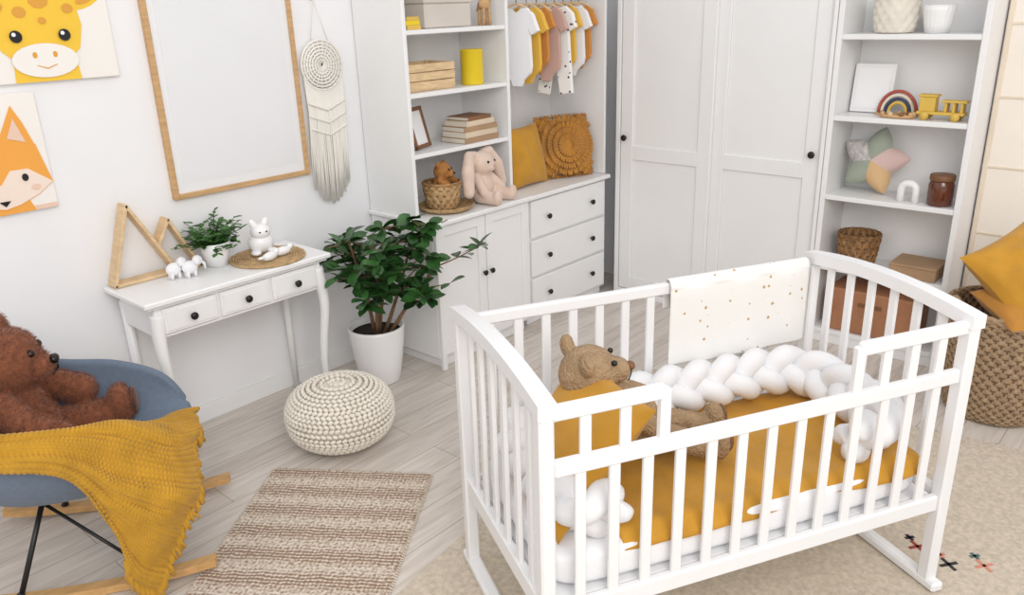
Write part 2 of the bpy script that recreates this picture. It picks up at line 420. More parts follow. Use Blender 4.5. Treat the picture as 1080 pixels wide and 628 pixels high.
slats(yf,-hx,hx,13,.34,.745)
for x0,x1,n in((-hx,-.335,2),(.265,hx,3)):
    b.box(((x0+x1)/2,yf,.905),(x1-x0,.026,.04),CRIBW,b=.006)
    slats(yf,x0,x1,n,.77,.89)
b.box((-.335,yf,.838),(.030,.024,.15),CRIBW,b=.004); b.box((.265,yf,.838),(.030,.024,.15),CRIBW,b=.004)
b.box((0,hy,.900),(2*hx-.04,.026,.04),CRIBW,b=.006); b.box((0,hy,.325),(2*hx-.04,.026,.055),CRIBW,b=.006)
slats(hy,-hx,hx,13,.34,.89)
b.box((0,0,.335),(2*hx-.05,2*hy-.04,.02),CRIBW)
b.done(crib)
b=B('mattress',CR)
def cushbox(b,c,d,mat,e=.18):
    def f(u,v):
        a=2*pi*u; t=-pi/2+pi*v
        sp=lambda x,p: math.copysign(abs(x)**p,x)
        q=Vector((sp(cos(t),e)*sp(cos(a),e)*d[0]/2, sp(cos(t),e)*sp(sin(a),e)*d[1]/2, sp(sin(t),.35)*d[2]/2))
        return q+Vector(c)
    b.grid(f,96,26,mat,True)
cushbox(b,(0,0,.405),(1.24,.60,.115),COTTON)
b.done(crib)
b=B('mustard_blanket',CR)
def bl(u,v):
    x=-.42+1.02*u; y=-.300+.53*v
    y+= .010*sin(9*x)*(1-v)
    z=.472+.012*noise.noise(Vector((x*4,y*5,.3)))+.004*sin(22*x+9*y)*.6
    z+=.016*max(0,noise.noise(Vector((x*9+y*5,y*3,2.3))))
    if v<.08: z-=.045*(1-v/.08)**1.5
    return Vector((x,y,z))
b.grid(bl,110,60,MUST); o=b.done(crib,solid=.014)
b=B('braided_bumper',CR)
BP=[(-.40,-.225,.535),(-.51,-.225,.54),(-.556,-.12,.555),(-.556,.05,.56),(-.54,.16,.565),(-.42,.215,.57),(-.2,.217,.575),(0,.217,.58),(.2,.217,.58),(.42,.212,.58),(.53,.16,.575),(.554,.04,.57),(.552,-.12,.565),(.495,-.212,.56),(.36,-.225,.545)]
n=520; base=path(BP,n)
ln=[0]
for i in range(1,n): ln.append(ln[-1]+(base[i]-base[i-1]).length)
for k in range(3):
    pts=[]
    for i in range(n):
        t=(base[min(n-1,i+2)]-base[max(0,i-2)]).normalized(); sd=Vector((-t.y,t.x,0))
        lat=sd*.55+Vector((0,0,.83)); nrm=-sd*.83+Vector((0,0,.55))
        ph=2*pi*ln[i]/.34+k*2*pi/3
        pts.append(base[i]+lat*.050*sin(ph)+nrm*.028*sin(2*ph) )
    rs=[.037]*n
    for e in range(8): rs[e]=rs[-1-e]=.037*math.sqrt((e+.3)/8)
    b.tube(pts,rs,BRAID,16)
b.done(crib)
b=B('muslin_bumper_cloth',CR)
def cl(u,v):
    x=.06+.56*u
    L=[( .028,.82),(.024,.895),(.012,.929),(-.012,.929),(-.024,.895),(-.024,.82),(-.022,.72),(-.02,.63)]
    y,z=cr(L,v); fold=.006*sin(x*34+1.2*z*5)*(1 if v>.5 else .4)
    zz=z-.010*sin(x*5)*(1 if v>.8 else 0)
    return Vector((x,hy+y-.006+ (fold if v>.55 else 0)*.6 ,zz))
b.grid(cl,60,60,DOT); b.done(crib,solid=.003)

def cushion(b,w,h,t,mat,M,n=28,wr=.006,seed=0,p=4):
    vs=[];fs=[]
    for s_ in(1,-1):
        o=len(vs)
        for j in range(n+1):
            for i in range(n+1):
                x=-1+2*i/n;y=-1+2*j/n
                X=x*w/2*(1-.08*(1-y*y)*x*x); Y=y*h/2*(1-.08*(1-x*x)*y*y)
                z=t/2*max(0,(1-abs(x)**2.6))**.55*max(0,(1-abs(y)**2.6))**.55
                z+=wr*noise.noise(Vector((x*2.5+seed,y*2.5,s_*3)))*(1-x*x)*(1-y*y)*3
                vs.append((X,Y,s_*z))
        for j in range(n):
            for i in range(n): a=o+j*(n+1)+i; fs.append([a,a+1,a+n+2,a+n+1] if s_>0 else [a+n+1,a+n+2,a+1,a])
    b.add(vs,fs,mat,M,True)
b=B('mustard_pillow',CR)
cushion(b,.44,.42,.14,MUST,TM((-.445,-.03,.63),(0,math.radians(-50),0)),seed=3)
b.done(crib)

# crib teddy
td=empty('crochet_teddy_bear')
CT=CR@TM((-.01,0,0))
b=B('body',CT)
H=Vector((-.340,.075,.780))
b.ell(H,(.090,.088,.082),TAN,rot=(0,-.3,0))
b.ell(H+Vector((.074,-.030,.008)),(.046,.044,.040),TAN,rot=(0,-.2,-.35))
b.ell(H+Vector((-.040,-.076,.062)),(.020,.034,.036),TAN); b.ell(H+Vector((-.030,.082,.060)),(.020,.034,.036),TAN)
b.cap((-.29,.075,.70),(-.20,.065,.605),.068,.090,TAN,20)
b.cap((-.17,.02,.575),(-.01,-.07,.532),.046,.037,TAN); b.ell((.018,-.085,.550),(.032,.042,.058),TAN)
b.cap((-.15,.11,.575),(.055,.05,.532),.046,.037,TAN); b.ell((.085,.042,.550),(.032,.042,.058),TAN)
b.cap((-.27,.0,.69),(-.17,-.065,.615),.035,.031,TAN); b.cap((-.25,.14,.70),(-.10,.145,.625),.035,.031,TAN)
plushify(b.done(td),.006,3,.004,.012)
b=B('face',CT)
b.ell(H+Vector((.115,-.046,.022)),(.013,.018,.013),DKW); b.ell(H+Vector((.052,-.066,.048)),.009,BLK); b.ell(H+Vector((.078,.012,.052)),.009,BLK)
b.tube([H+Vector((.119,-.048,.010)),H+Vector((.116,-.048,-.008)),H+Vector((.104,-.056,-.020))],.002,BLK,6)
b.ell((.044,-.090,.558),(.012,.030,.040),TAND); b.ell((.111,.040,.558),(.012,.030,.040),TAND)
b.done(td)

# ---------------- rugs
RA=math.radians(9)
b=B('area_rug',TM((1.55,1.765,0),(0,0,RA)))
RL=1.74
b.bx(-2.4,RL,-3.3,0,0.0005,.010,RUGM)
for i in range(130):
    y=-3.28+i*.0252; b.tube([(RL-.002,y,.006),(RL+.012,y+rr(-.004,.004),.005),(RL+.024,y+rr(-.005,.005),.003)],[.003,.003,.002],RUGF,5)
def cross(x,y,s,m,a=.78):
    for q in(a,a+pi/2): b.box((x,y,.0108),(s,.012,.002),m,rot=(0,0,q),b=.0002)
CM=[MT('rug_red',S(150,66,54),.95),MT('rug_black',S(50,48,52),.95),MT('rug_pink',S(206,140,120),.95),MT('rug_teal',S(86,110,110),.95)]
for r in range(6):
    for c in range(8):
        x=.80-r*.42+ (.0 if c%2 else .05); y=-1.40-c*.10
        if (r+c)%4!=3: cross(x,y,.065,CM[(r+c)%4]); cross(x+.04,y+.03,.035,CM[(r+c+1)%4])
b.done()
b=B('striped_rug',TM((1.864,2.16,0),(0,0,math.atan2(-.58,-.815))))
b.bx(0,1.15,-.667,0,0.0005,.013,STRIPE)
for i in range(60):
    y=-.66+i*.0111
    b.tube([(0,y,.008),(-.010,y+rr(-.006,.006),.006),(-.022,y+rr(-.008,.008),.004)],[.004,.003,.002],RUGF,5)
for i in range(90):
    x=i*.0128
    for y0,sg in((0,1),(-.667,-1)): b.tube([(x,y0,.008),(x+rr(-.005,.005),y0+sg*.010,.004)],[.004,.002],RUGF,5)
b.done()

# ---------------- pouf
b=B('knitted_pouf',TM((1.82,2.685,0)))
Rp,Hp=.232,.145
b.ell((0,0,Hp),(Rp-.008,Rp-.008,Hp-.008),CREAM,nu=40,nv=24)
rows=25
for j in range(rows):
    t=(j+.5)/rows*pi
    cx=abs(sin(t))**.72; cz=math.copysign(abs(cos(t))**.85,cos(t))
    r=Rp*cx; z=Hp+Hp*.97*cz
    nst=max(6,int(2*pi*r/.024))
    for i in range(nst):
        a=2*pi*(i+.5*(j%2))/nst
        tilt=.5 if j%2 else -.5
        nrm=Vector((cos(a)*cx,sin(a)*cx,cz*1.2)).normalized()
        tang=Vector((-sin(a),cos(a),0)); up=nrm.cross(tang)
        Mx=Matrix((tang,up,nrm)).transposed().to_4x4(); Mx.translation=Vector((r*cos(a),r*sin(a),max(.010,z)))
        b.ell((0,0,0),(.0145,.0095,.0085),CREAM,rot=(0,0,tilt),nu=8,nv=6,M=Mx)
b.done()

def woven(b,prof,c,mat,rows,n,amp,rot=(0,0,0),dk=None):
    pr=[Vector(cr(prof,i/(rows*3))) for i in range(rows*3+1)]
    def fn(j,i,a):
        row=j//3
        return amp*(sin(n*a/2+pi*row))+amp*.8*sin(pi*((j%3)/3))
    mfn=None
    if dk:
        def mfn(j,i):
            row=j//3; a=2*pi*(i+.5)/(n*3)
            return dk if (j%3==2 and sin(n*a/2+pi*row)<.2) or sin(n*a/2+pi*row)<-.88 else mat
    b.lathe([(max(0,p[0]),p[1]) for p in pr],c,mat,n*3,rot,fn,mfn)

# ---------------- ficus in pot
pl=empty('potted_ficus')
PX,PY=2.335,3.045
b=B('pot')
b.lathe([(0,0),(.098,0),(.104,.008),(.122,.12),(.138,.24),(.142,.285),(.143,.30),(.135,.302),(.128,.295),(.126,.265),(0,.262)],(PX,PY,0),CERW,48)
b.lathe([(0,.267),(.126,.266)],(PX,PY,0),SOIL,30)
b.done(pl)
b=B('trunk')
tips=[]
def branch(p,d,L,r,lev,jit=.12,rise=.12):
    pts=[Vector(p)];dd=Vector(d).normalized()
    for i in range(6):
        dd=(dd+Vector((rr(-jit,jit),rr(-jit,jit),rr(-.02,rise)))).normalized(); pts.append(pts[-1]+dd*L/6)
    b.tube(pts,[r*(1-.55*i/6) for i in range(7)],BARK,7)
    return pts
mains=[]
for dx,dy,L0 in((-.12,-.02,.52),(.22,-.36,.54),(.04,-.16,.57),(-.14,-.26,.44),(.46,-.54,.42)):
    st=Vector((PX+dx*.1,PY+dy*.1,.26)); mains.append(branch(st,(dx,dy,1),L0,.011,0,.06,.03))
def okp(p):
    if p.x>2.50 and p.y>2.75: return False
    if p.x<2.10 and p.y>2.92 and p.z<.80: return False
    if p.y>3.27: return False
    return True
for mi_,mp_ in enumerate(mains):
    for q in range(10):
        i=random.choice([3,4,4,5,6]); s_=mp_[i]; a=rr(0,2*pi)
        d=Vector((cos(a)+.2,sin(a)-.3,rr(-.1,.55)))
        pts=branch(s_,d,rr(.15,.27),.0045,1,.12,.06); tips.append(pts)
b.done(pl)
def leafmesh(b,M,L,W,mat):
    prof=[0,.5,.85,1,.95,.65,0]; vs=[];fs=[]
    for i,w in enumerate(prof):
        t=i/6; z=-.10*L*t*t*1.5; 
        for sx in(-1,0,1): vs.append((sx*w*W/2,t*L,z+(abs(sx)*w*W*.12)))
    for i in range(6):
        a=i*3
        fs+= [[a,a+1,a+4,a+3],[a+1,a+2,a+5,a+4]]
    b.add(vs,fs,mat,M,True)
b=B('leaves')
cnt=0
for pts in tips+mains:
    for i in range(2,7):
        for k in range(2 if i<6 else 7):
            p=pts[i]
            a=rr(0,2*pi); el=rr(-.4,.7)
            d=Vector((cos(a)*cos(el),sin(a)*cos(el),sin(el)))
            L=rr(.065,.105)
            if pts in mains and i<4: continue
            if not okp(p+d*L) or not okp(p): continue
            Mx=d.to_track_quat('Y','Z').to_matrix().to_4x4(); Mx=Matrix.Translation(p)@Mx@TM(rot=(0,rr(-.6,.6),0))
            leafmesh(b,Mx,L,L*.54,LEAF); cnt+=1
b.done(pl,recalc=False)

# ---------------- wall art
b=B('giraffe_canvas')
b.bx(.90,1.42,3.325,3.3495,1.586,2.10,ARTB)
WM=Matrix(((1,0,0,0),(0,0,1,0),(0,1,0,0),(0,0,0,1)))
KK=[0]
def wp(b,poly,mat,th=.0006):
    KK[0]+=1; b.prism(poly,th,mat,TM((0,3.3248-KK[0]*.0006,0))@WM)
def el(cx,cz,rx,rz,n=28,rot=0): return [(cx+rx*cos(2*pi*i/n)*cos(rot)-rz*sin(2*pi*i/n)*sin(rot),cz+rx*cos(2*pi*i/n)*sin(rot)+rz*sin(2*pi*i/n)*cos(rot)) for i in range(n)]
gx=1.155
wp(b,el(gx+.19,1.88,.075,.034,rot=.5),GIR); wp(b,el(gx-.19,1.88,.06,.034,rot=-.5),GIR); wp(b,el(gx+.195,1.88,.05,.018,rot=.5),GIS)
wp(b,[(gx-.11,1.588),(gx+.12,1.588),(gx+.11,1.70),(gx-.10,1.70)],GIR)
wp(b,[(gx-.135,1.70),(gx-.155,1.78),(gx-.14,1.90),(gx-.09,1.99),(gx-.03,2.03),(gx+.03,2.03),(gx+.09,1.99),(gx+.14,1.90),(gx+.155,1.78),(gx+.135,1.70),(gx+.07,1.64),(gx-.07,1.64)],GIR)
for x,z,r in((gx+.02,1.87,.036),(gx-.05,1.83,.024),(gx+.075,1.93,.024),(gx-.05,1.93,.028),(gx+.115,1.84,.02),(gx+.02,1.80,.014),(gx-.12,1.85,.02)): wp(b,el(x,z,r,r*.85,9),GIS)
wp(b,el(gx+.005,1.662,.115,.060),ARTB); wp(b,el(gx+.04,1.682,.008,.011),GIS); wp(b,el(gx-.03,1.682,.008,.011),GIS)
wp(b,[(gx-.03,1.645),(gx+.005,1.632),(gx+.04,1.645),(gx+.04,1.648),(gx+.005,1.636),(gx-.03,1.648)],GIS)
for x in(gx-.08,gx+.085): wp(b,el(x,1.748,.021,.021),BLK); wp(b,el(x-.006,1.755,.007,.007),PAPER)
b.done()
b=B('fox_canvas')
KK[0]=0
b.bx(.66,1.095,3.325,3.3495,1.126,1.556,ARTB)
fx=.915
wp(b,[(.662,1.128),(1.093,1.128),(1.093,1.145),(.662,1.145)],ARTP)
wp(b,[(fx-.10,1.128),(fx+.10,1.128),(fx+.08,1.18),(fx-.08,1.18)],FOX)
for s_ in(-1,1): wp(b,[(fx+s_*.010,1.37),(fx+s_*.050,1.44),(fx+s_*.090,1.515),(fx+s_*.118,1.45),(fx+s_*.145,1.36),(fx+s_*.15,1.30)],FOX)
wp(b,[(fx-.145,1.37),(fx,1.385),(fx+.145,1.37),(fx+.160,1.30),(fx+.178,1.225),(fx+.12,1.185),(fx+.05,1.155),(fx,1.145),(fx-.05,1.155),(fx-.12,1.185),(fx-.178,1.225),(fx-.160,1.30)],FOX)
wp(b,[(fx,1.235),(fx+.04,1.285),(fx+.10,1.285),(fx+.176,1.226),(fx+.12,1.187),(fx+.05,1.158),(fx,1.148),(fx-.05,1.158),(fx-.12,1.187),(fx-.176,1.226),(fx-.10,1.285),(fx-.04,1.285)],ARTC)
for s_ in(-1,1): wp(b,[(fx+s_*.055,1.40),(fx+s_*.088,1.470),(fx+s_*.115,1.38)],ARTP)
for s_ in(-1,1): wp(b,el(fx+s_*.085,1.255,.011,.014),BLK); wp(b,el(fx+s_*.115,1.215,.016,.010),ARTP)
wp(b,[(fx-.02,1.178),(fx+.02,1.178),(fx,1.158)],BLK)
b.done()
b=B('framed_print')
x0,x1,z0,z1=1.55,2.24,1.058,2.06; w=.022
b.bx(x0+.01,x1-.01,3.335,3.3485,z0+.01,z1-.01,PAPER)
b.bx(x0+.055,x1-.055,3.333,3.3352,z0+.06,z1-.06,MT('print_white',S(236,236,238),.3,var=.01),b=.0003)
b.bx(x0,x0+w,3.32,3.349,z0,z1,OAK); b.bx(x1-w,x1,3.32,3.349,z0,z1,OAK); b.bx(x0+w,x1-w,3.32,3.349,z0,z0+w,OAK); b.bx(x0+w,x1-w,3.32,3.349,z1-w,z1,OAK)
gl=MT('acrylic_glass',(.9,.92,.94),.05,var=0)
gl.node_tree.nodes['Principled BSDF'].inputs['Alpha'].default_value=.10; gl.node_tree.nodes['Principled BSDF'].inputs['Specular IOR Level'].default_value=.8
b.bx(x0+w,x1-w,3.326,3.328,z0+w,z1-w,gl,b=.0003)
b.done()
# macrame
b=B('macrame_hanging')
mx,mz=2.375,1.56; my=3.325
b.tube([(mx+.115*cos(2*pi*i/40),my,mz+.115*sin(2*pi*i/40)) for i in range(40)],.006,ROPE,8,closed=True)
for r in(.10,.085,.07,.055,.04,.025,.012):
    n=max(12,int(260*r)); b.tube([(mx+r*cos(2*pi*i/n),my,mz+r*sin(2*pi*i/n)) for i in range(n)],.0062,ROPE,6,closed=True)
for i in range(22):
    a=2*pi*i/22; b.rod((mx,my-.004,mz),(mx+.115*cos(a),my-.004,mz+.115*sin(a)),.003,ROPE,n=5)
b.tube([(mx-.05,my,mz+.105),(mx-.01,my,mz+.30)],.002,ROPE,5); b.tube([(mx+.05,my,mz+.105),(mx-.01,my,mz+.30)],.002,ROPE,5)
b.ell((mx-.01,3.34,mz+.30),(.008,.01,.008),OAK)
for i in range(34):
    t=-1+2*i/33; x=mx+t*.108; zt=mz-.115*math.sqrt(max(0,1-(t*.9)**2)); zb=.895+.10*abs(t)**2+rr(-.01,.01)
    xb=mx+t*.106-.012
    for q in range(2):
        o=rr(-.004,.004)
        b.tube([(x,my,zt),(x+o,my-.006,(zt*.7+zb*.3)),(xb+o*2,my-.004-.006*q,(zt*.3+zb*.7)),(xb+o*3,my,zb)],[.0035,.0035,.0035,.002],ROPE,5)
for k in range(3):
    z=mz-.17-.06*k
    b.tube([(mx+(-1+2*i/20)*.105,my-.010,z-.04*(1-abs(-1+2*i/20))+.003*sin(i*3)) for i in range(21)],.006,ROPE,6)
b.done()

# ---------------- desk accessories
zt=.766
b=B('triangle_shelf')
def seg(p,q,y0,y1,th,mat):
    p=Vector(p);q=Vector(q);d=q-p;L=d.length;a=math.atan2(d.y,d.x); m=(p+q)/2
    b.box((m.x,(y0+y1)/2,m.y),(L+th*.7,y1-y0,th),mat,rot=(0,-a,0),b=.002)
z8=zt+.008
for p,q in(((1.215,z8),(1.48,z8)),((1.48,z8),(1.315,1.09)),((1.315,1.09),(1.215,z8))): seg(p,q,3.255,3.325,.014,PINE)
for p,q in(((1.49,z8),(1.585,z8)),((1.585,z8),(1.475,1.0)),((1.475,1.0),(1.422,.906))): seg(p,q,3.258,3.322,.013,PINE)
b.done()
b=B('felt_elephant_figurine')
for dx,dy in((0,0),(.055,-.03)):
    c=Vector((1.43+dx,3.19+dy,zt)); k=1.2
    b.ell(c+Vector((0,0,.035))*k,(.034,.024,.028),COTTON); b.ell(c+Vector((.028,-.005,.055))*k,(.021,.019,.021),COTTON); b.ell(c+Vector((.02,-.020,.058))*k,(.014,.005,.017),COTTON)
    for ox in(-.016,.016):
        for oy in(-.010,.010): b.rod(c+Vector((ox,oy,.03)),c+Vector((ox,oy,0)),.007,COTTON)
    b.tube([c+Vector((.048,-.006,.062)),c+Vector((.062,-.008,.045)),c+Vector((.063,-.008,.02))],[.007,.006,.004],COTTON,6)
b.done()
sp=empty('small_potted_plant')
b=B('pot'); sx_,sy_=1.640,3.22
b.lathe([(0,0),(.044,0),(.058,.06),(.066,.105),(.062,.107),(.058,.098),(0,.094)],(sx_,sy_,zt),CERW,32)
b.lathe([(0,.098),(.058,.097)],(sx_,sy_,zt),SOIL,20); b.done(sp)
b=B('leaves')
for k in range(44):
    a=rr(0,2*pi); d=Vector((cos(a),sin(a)-.15,rr(.3,1.6))).normalized(); L=rr(.08,.17); pts=[Vector((sx_,sy_,zt+.09))]
    for i in range(5):
        d=(d+Vector((0,0,-.10))).normalized(); pts.append(pts[-1]+d*L/5)
    if max(p.y for p in pts)>3.31: continue
    b.tube(pts,.0016,LEAF2,5)
    for i in range(1,6):
        for q in range(3):
            a2=rr(0,2*pi); dd=Vector((cos(a2),sin(a2),rr(-.2,.8))).normalized(); L2=rr(.024,.042)
            if (pts[i]+dd*L2).y>3.318: continue
            leafmesh(b,Matrix.Translation(pts[i])@dd.to_track_quat('Y','Z').to_matrix().to_4x4(),L2,L2*.6,LEAF2)
b.done(sp,recalc=False)
b=B('woven_placemat')
for k in range(14):
    r=.012+k*.0115; n=max(14,int(r*420)); b.tube([(1.835+r*cos(2*pi*i/n),3.13+r*sin(2*pi*i/n),zt+.0055+.0012*sin(i*1.6)) for i in range(n)],.0058,SEAG,6,closed=True)
b.done()
b=B('ceramic_bunny_figurine')
b.T=TM((1.845,3.19,zt+.012),(0,0,-.2),(1.25,1.2,1.05)); c=Vector((0,0,0))
b.ell(c+Vector((0,0,.045)),(.046,.040,.048),CERW); b.ell(c+Vector((0,-.012,.098)),(.036,.033,.034),CERW)
for s_ in(-1,1): b.ell(c+Vector((s_*.022,-.006,.132)),(.013,.009,.022),CERW,rot=(0,s_*.3,0)); b.ell(c+Vector((s_*.03,-.028,.012)),(.018,.024,.012),CERW)
for s_ in(-1,1): b.ell(c+Vector((s_*.012,-.043,.102)),.0035,BLK)
b.done()
b=B('wooden_bird_toy')
for x,y,a in((1.80,3.05,.3),(1.88,3.075,.1)):
    Mx=TM((x,y,zt+.032),(0,0,a)); 
    b.ell((0,0,0),(.045,.02,.020),CERW,M=Mx); b.ell((.042,0,.012),(.014,.013,.013),CERW,M=Mx); b.ell((-.05,0,.006),(.025,.012,.005),CERW,M=Mx)
    b.ell((.058,0,.010),(.008,.004,.004),OAK,M=Mx)
b.done()

# ---------------- rocking chair
CH=TM((.800,2.755,0),(0,0,math.atan2(-.57,.82)))
ch=empty('rocking_chair')
b=B('shell_seat',CH)
SH=[
(.325,.335,.245,.02,-.02),(.31,.360,.27,.08,-.01),(.23,.350,.30,.180,.0),(.08,.322,.33,.265,.0),(-.08,.312,.34,.295,.01),(-.20,.340,.34,.285,.04),(-.275,.435,.335,.21,.10),(-.32,.57,.32,.10,.15),(-.355,.70,.28,.02,.13),(-.37,.77,.22,-.03,.07),(-.372,.785,.15,-.03,.03)]
def shf(u,v):
    cx,cz,w,h,f=cr(SH,v); q=-1+2*u; a=abs(q)
    yy=math.copysign(sin(a*pi/2),q)*w; k=a**2.6
    return Vector((cx+f*k,yy*(.93+.07*a),cz+h*k))
b.grid(shf,45,70,BLUE); o=b.done(ch,solid=.036)
m=o.modifiers.new('sub','SUBSURF'); m.levels=1;m.render_levels=1
b=B('frame',CH)
for s_ in(-1,1):
    y=s_*.265
    rz=lambda x:.015+.035*(x/.42)**2
    pts=[(-.40+.82*i/24,y,rz(-.40+.82*i/24)) for i in range(25)]
    vs=[];fs=[]
    for i,(x,yy,z) in enumerate(pts):
        for dy,dz in((-.020,-.014),(.020,-.014),(.020,.014),(-.020,.014)): vs.append((x,yy+dy,z+dz))
    for i in range(24):
        for k in range(4): fs.append([i*4+k,i*4+(k+1)%4,i*4+4+(k+1)%4,i*4+4+k])
    fs+= [[0,1,2,3],[96,97,98,99]]
    b.add(vs,fs,OAKH)
    for x in(-.19,.23):
        z=rz(x)
        b.rod((x,y,z+.01),(x*.55,s_*.14,.300),.009,BLACKM)
        b.ell((x,y,z+.015),.014,BLACKM)
    b.rod((.20,y*.97,.06),(-.10,s_*.14,.290),.006,BLACKM)
b.rod((.126,-.14,.300),(.126,.14,.300),.009,BLACKM); b.rod((-.105,-.14,.292),(-.105,.14,.292),.009,BLACKM)
b.done(ch)
# throw
b=B('knitted_throw',CH)
TR=[[(-.40,-.28,.640),(-.40,-.34,.665),(-.40,-.375,.63),(-.40,-.38,.60)],
[(-.12,-.27,.600),(-.12,-.345,.655),(-.12,-.385,.61),(-.12,-.39,.570)],
[(.07,-.19,.48),(.08,-.325,.638),(.08,-.38,.57),(.08,-.39,.51)],
[(.19,-.04,.445),(.21,-.26,.605),(.21,-.375,.45),(.16,-.40,.32)],
[(.28,.13,.425),(.335,-.17,.485),(.345,-.345,.36),(.19,-.415,.14)],
[(.355,.21,.395),(.39,-.04,.425),(.385,-.27,.29),(.25,-.40,.07)]]
TC=[[TR[i][j] for i in range(6)] for j in range(4)]
def thr(u,v):
    cols=[tuple(cr(TC[j],u)) for j in range(4)]
    p=Vector(cr(cols,v))
    f=.015*sin(v*19+u*2.5)+.007*sin(v*41+u*6+1)
    k=min(1,u*1.6)
    rib=.0035*sin(v*230)+.0022*sin(u*420)
    return p+Vector((f*.7*k+rib*.3,-abs(f)*.6*k-abs(rib)*.6,abs(f)*.6*(.3+.7*k)+rib))
b.grid(thr,260,260,MUSTD)
for i in range(20,70):
    v=i/69
    p=thr(1,v)
    b.tube([p,p+Vector((rr(-.006,.01),-.004,-.018)),p+Vector((rr(-.01,.015),-.004,-.038))],[.004,.0035,.002],MUSTD,5)
for i in range(26):
    u=.72+.28*i/25; p=thr(u,1)
    b.tube([p,p+Vector((rr(-.006,.006),-.004,-.02)),p+Vector((rr(-.01,.01),-.003,-.04))],[.004,.0035,.002],MUSTD,5)
o=b.done(solid=.010)

def seated_bear(name,M,s,mat,dark,disp):
    e=empty(name); T=M@TM(scale=(s,s,s))
    b=B('body',T)
    b.ell((0,0,.15),(.105,.12,.155),mat,nu=24,nv=16); b.ell((.03,0,.11),(.10,.115,.10),mat)
    b.ell((.02,0,.345),(.10,.112,.098),mat,nu=24,nv=16); b.ell((.105,0,.315),(.045,.052,.042),mat)
    for s_ in(-1,1):
        b.ell((.0,s_*.088,.425),(.024,.04,.042),mat)
        b.cap((.01,s_*.10,.24),(.10,s_*.165,.175),.048,.046,mat); b.cap((.10,s_*.165,.175),(.16,s_*.165,.150),.046,.045,mat)
        b.cap((.04,s_*.085,.055),(.24,s_*.130,.060),.064,.053,mat); b.ell((.272,s_*.136,.085),(.038,.052,.072),mat)
    o=plushify(b.done(e),.007,4,disp,.006)
    fur(o,e,mat,26000,.016,.0009)
    b=B('face',T)
    b.ell((.154,0,.33),(.013,.021,.015),BLK)
    for s_ in(-1,1): b.ell((.107,s_*.042,.37),.012,BLK); b.ell((.316,s_*.139,.092),(.010,.033,.046),dark)
    b.tube([(.160,0,.318),(.157,0,.298),(.145,.02,.288)],.003,BLK,6); b.tube([(.157,0,.298),(.145,-.02,.288)],.003,BLK,6)
    b.done(e); return e
seated_bear('brown_teddy_bear',CH@TM((-.20,.060,.350),(0,-.02,.05)),1.12,BROWNB,BROWND,.004)

# ---------------- shelf items left bookcase
def books(b,c,items,rz=0):
    z=c[2]
    for i,(w,d,h,mat) in enumerate(items):
        r=rz+rr(-.06,.06); M=TM((c[0],c[1],z+h/2),(0,0,r)); 
        b.box((c[0],c[1],z+h/2),(w-.006,d-.008,h-.004),PAGES,rot=(0,0,r),b=.001)
        b.box((c[0],c[1],z+.0015),(w,d,.003),mat,rot=(0,0,r),b=.001); b.box((c[0],c[1],z+h-.0015),(w,d,.003),mat,rot=(0,0,r),b=.001)
        q=M@Vector((0,-d/2+.001,0)); b.box((q.x,q.y,z+h/2),(w,.004,h),mat,rot=(0,0,r),b=.001)
        z+=h+.0003
b=B('book_stack'); books(b,(3.13,3.10,1.1205),[(.27,.18,.028,KRAFT),(.26,.17,.030,KRAFT2),(.26,.17,.026,KRAFT),(.23,.16,.028,KRAFT2),(.19,.15,.02,DKW)],.05); b.done()
b=B('picture_frame'); T=TM((2.79,3.10,1.125),(math.radians(-14),0,.35)); b.T=T
for x in(-.07,.07): b.box((x,0,.105),(.02,.014,.21),DKW)
for z in(.01,.20): b.box((0,0,z),(.16,.014,.02),DKW)
b.box((0,.003,.105),(.13,.006,.18),PAPER); b.box((0,.04,.075),(.03,.004,.15),DKW,rot=(.5,0,0)); b.done()
b=B('wooden_crate')
cx,cy,cz=2.82,3.14,1.4135
b.box((cx,cy,cz+.006),(.31,.2,.01),PINE)
for k in range(3):
    z=cz+.028+k*.042
    for y in(-.1,.1): b.box((cx,cy+y,z),(.32,.008,.038),PINE)
    for x in(-.156,.156): b.box((cx+x,cy,z),(.008,.2,.038),PINE)
for x in(-.145,.145):
    for y in(-.09,.09): b.box((cx+x,cy+y,cz+.068),(.014,.014,.13),PINE)
b.done()
b=B('yellow_vase'); b.lathe([(0,0),(.058,0),(.060,.004),(.060,.170),(.063,.173),(.063,.178),(.057,.178),(.056,.02),(0,.015)],(3.15,3.08,1.4135),YEL,36); b.done()
b=B('storage_box'); b.box((2.95,3.14,1.765),(.32,.22,.115),GREYBOX,b=.006); b.box((2.95,3.14,1.836),(.33,.23,.028),GREYBOX,b=.005); b.done()
b=B('yellow_book_pile'); books(b,(2.69,3.08,1.7065),[(.09,.15,.02,YELD),(.09,.14,.02,YEL),(.08,.14,.018,YELD)]); b.done()
b=B('wooden_giraffe_toy'); b.T=TM((3.24,3.06,1.707),(0,0,0),(1.25,1.25,1.15))
c=Vector((0,0,0))
for x in(-.02,.02):
    for y in(-.012,.012): b.rod(c+Vector((x,y,.0)),c+Vector((x*.8,y,.08)),.007,OAK)
b.ell(c+Vector((0,0,.09)),(.035,.02,.024),OAK); b.tube([c+Vector((.02,0,.095)),c+Vector((.032,0,.14)),c+Vector((.035,0,.18))],[.014,.01,.009],OAK)
b.ell(c+Vector((.037,0,.187)),(.022,.012,.013),OAK)
for y in(-.007,.007): b.rod(c+Vector((.033,y,.19)),c+Vector((.032,y,.212)),.003,DKW)
b.tube([c+Vector((-.033,0,.095)),c+Vector((-.045,0,.06))],.003,DKW)
b.done()
b=B('woven_tray'); c=(2.83,3.0,.8055)
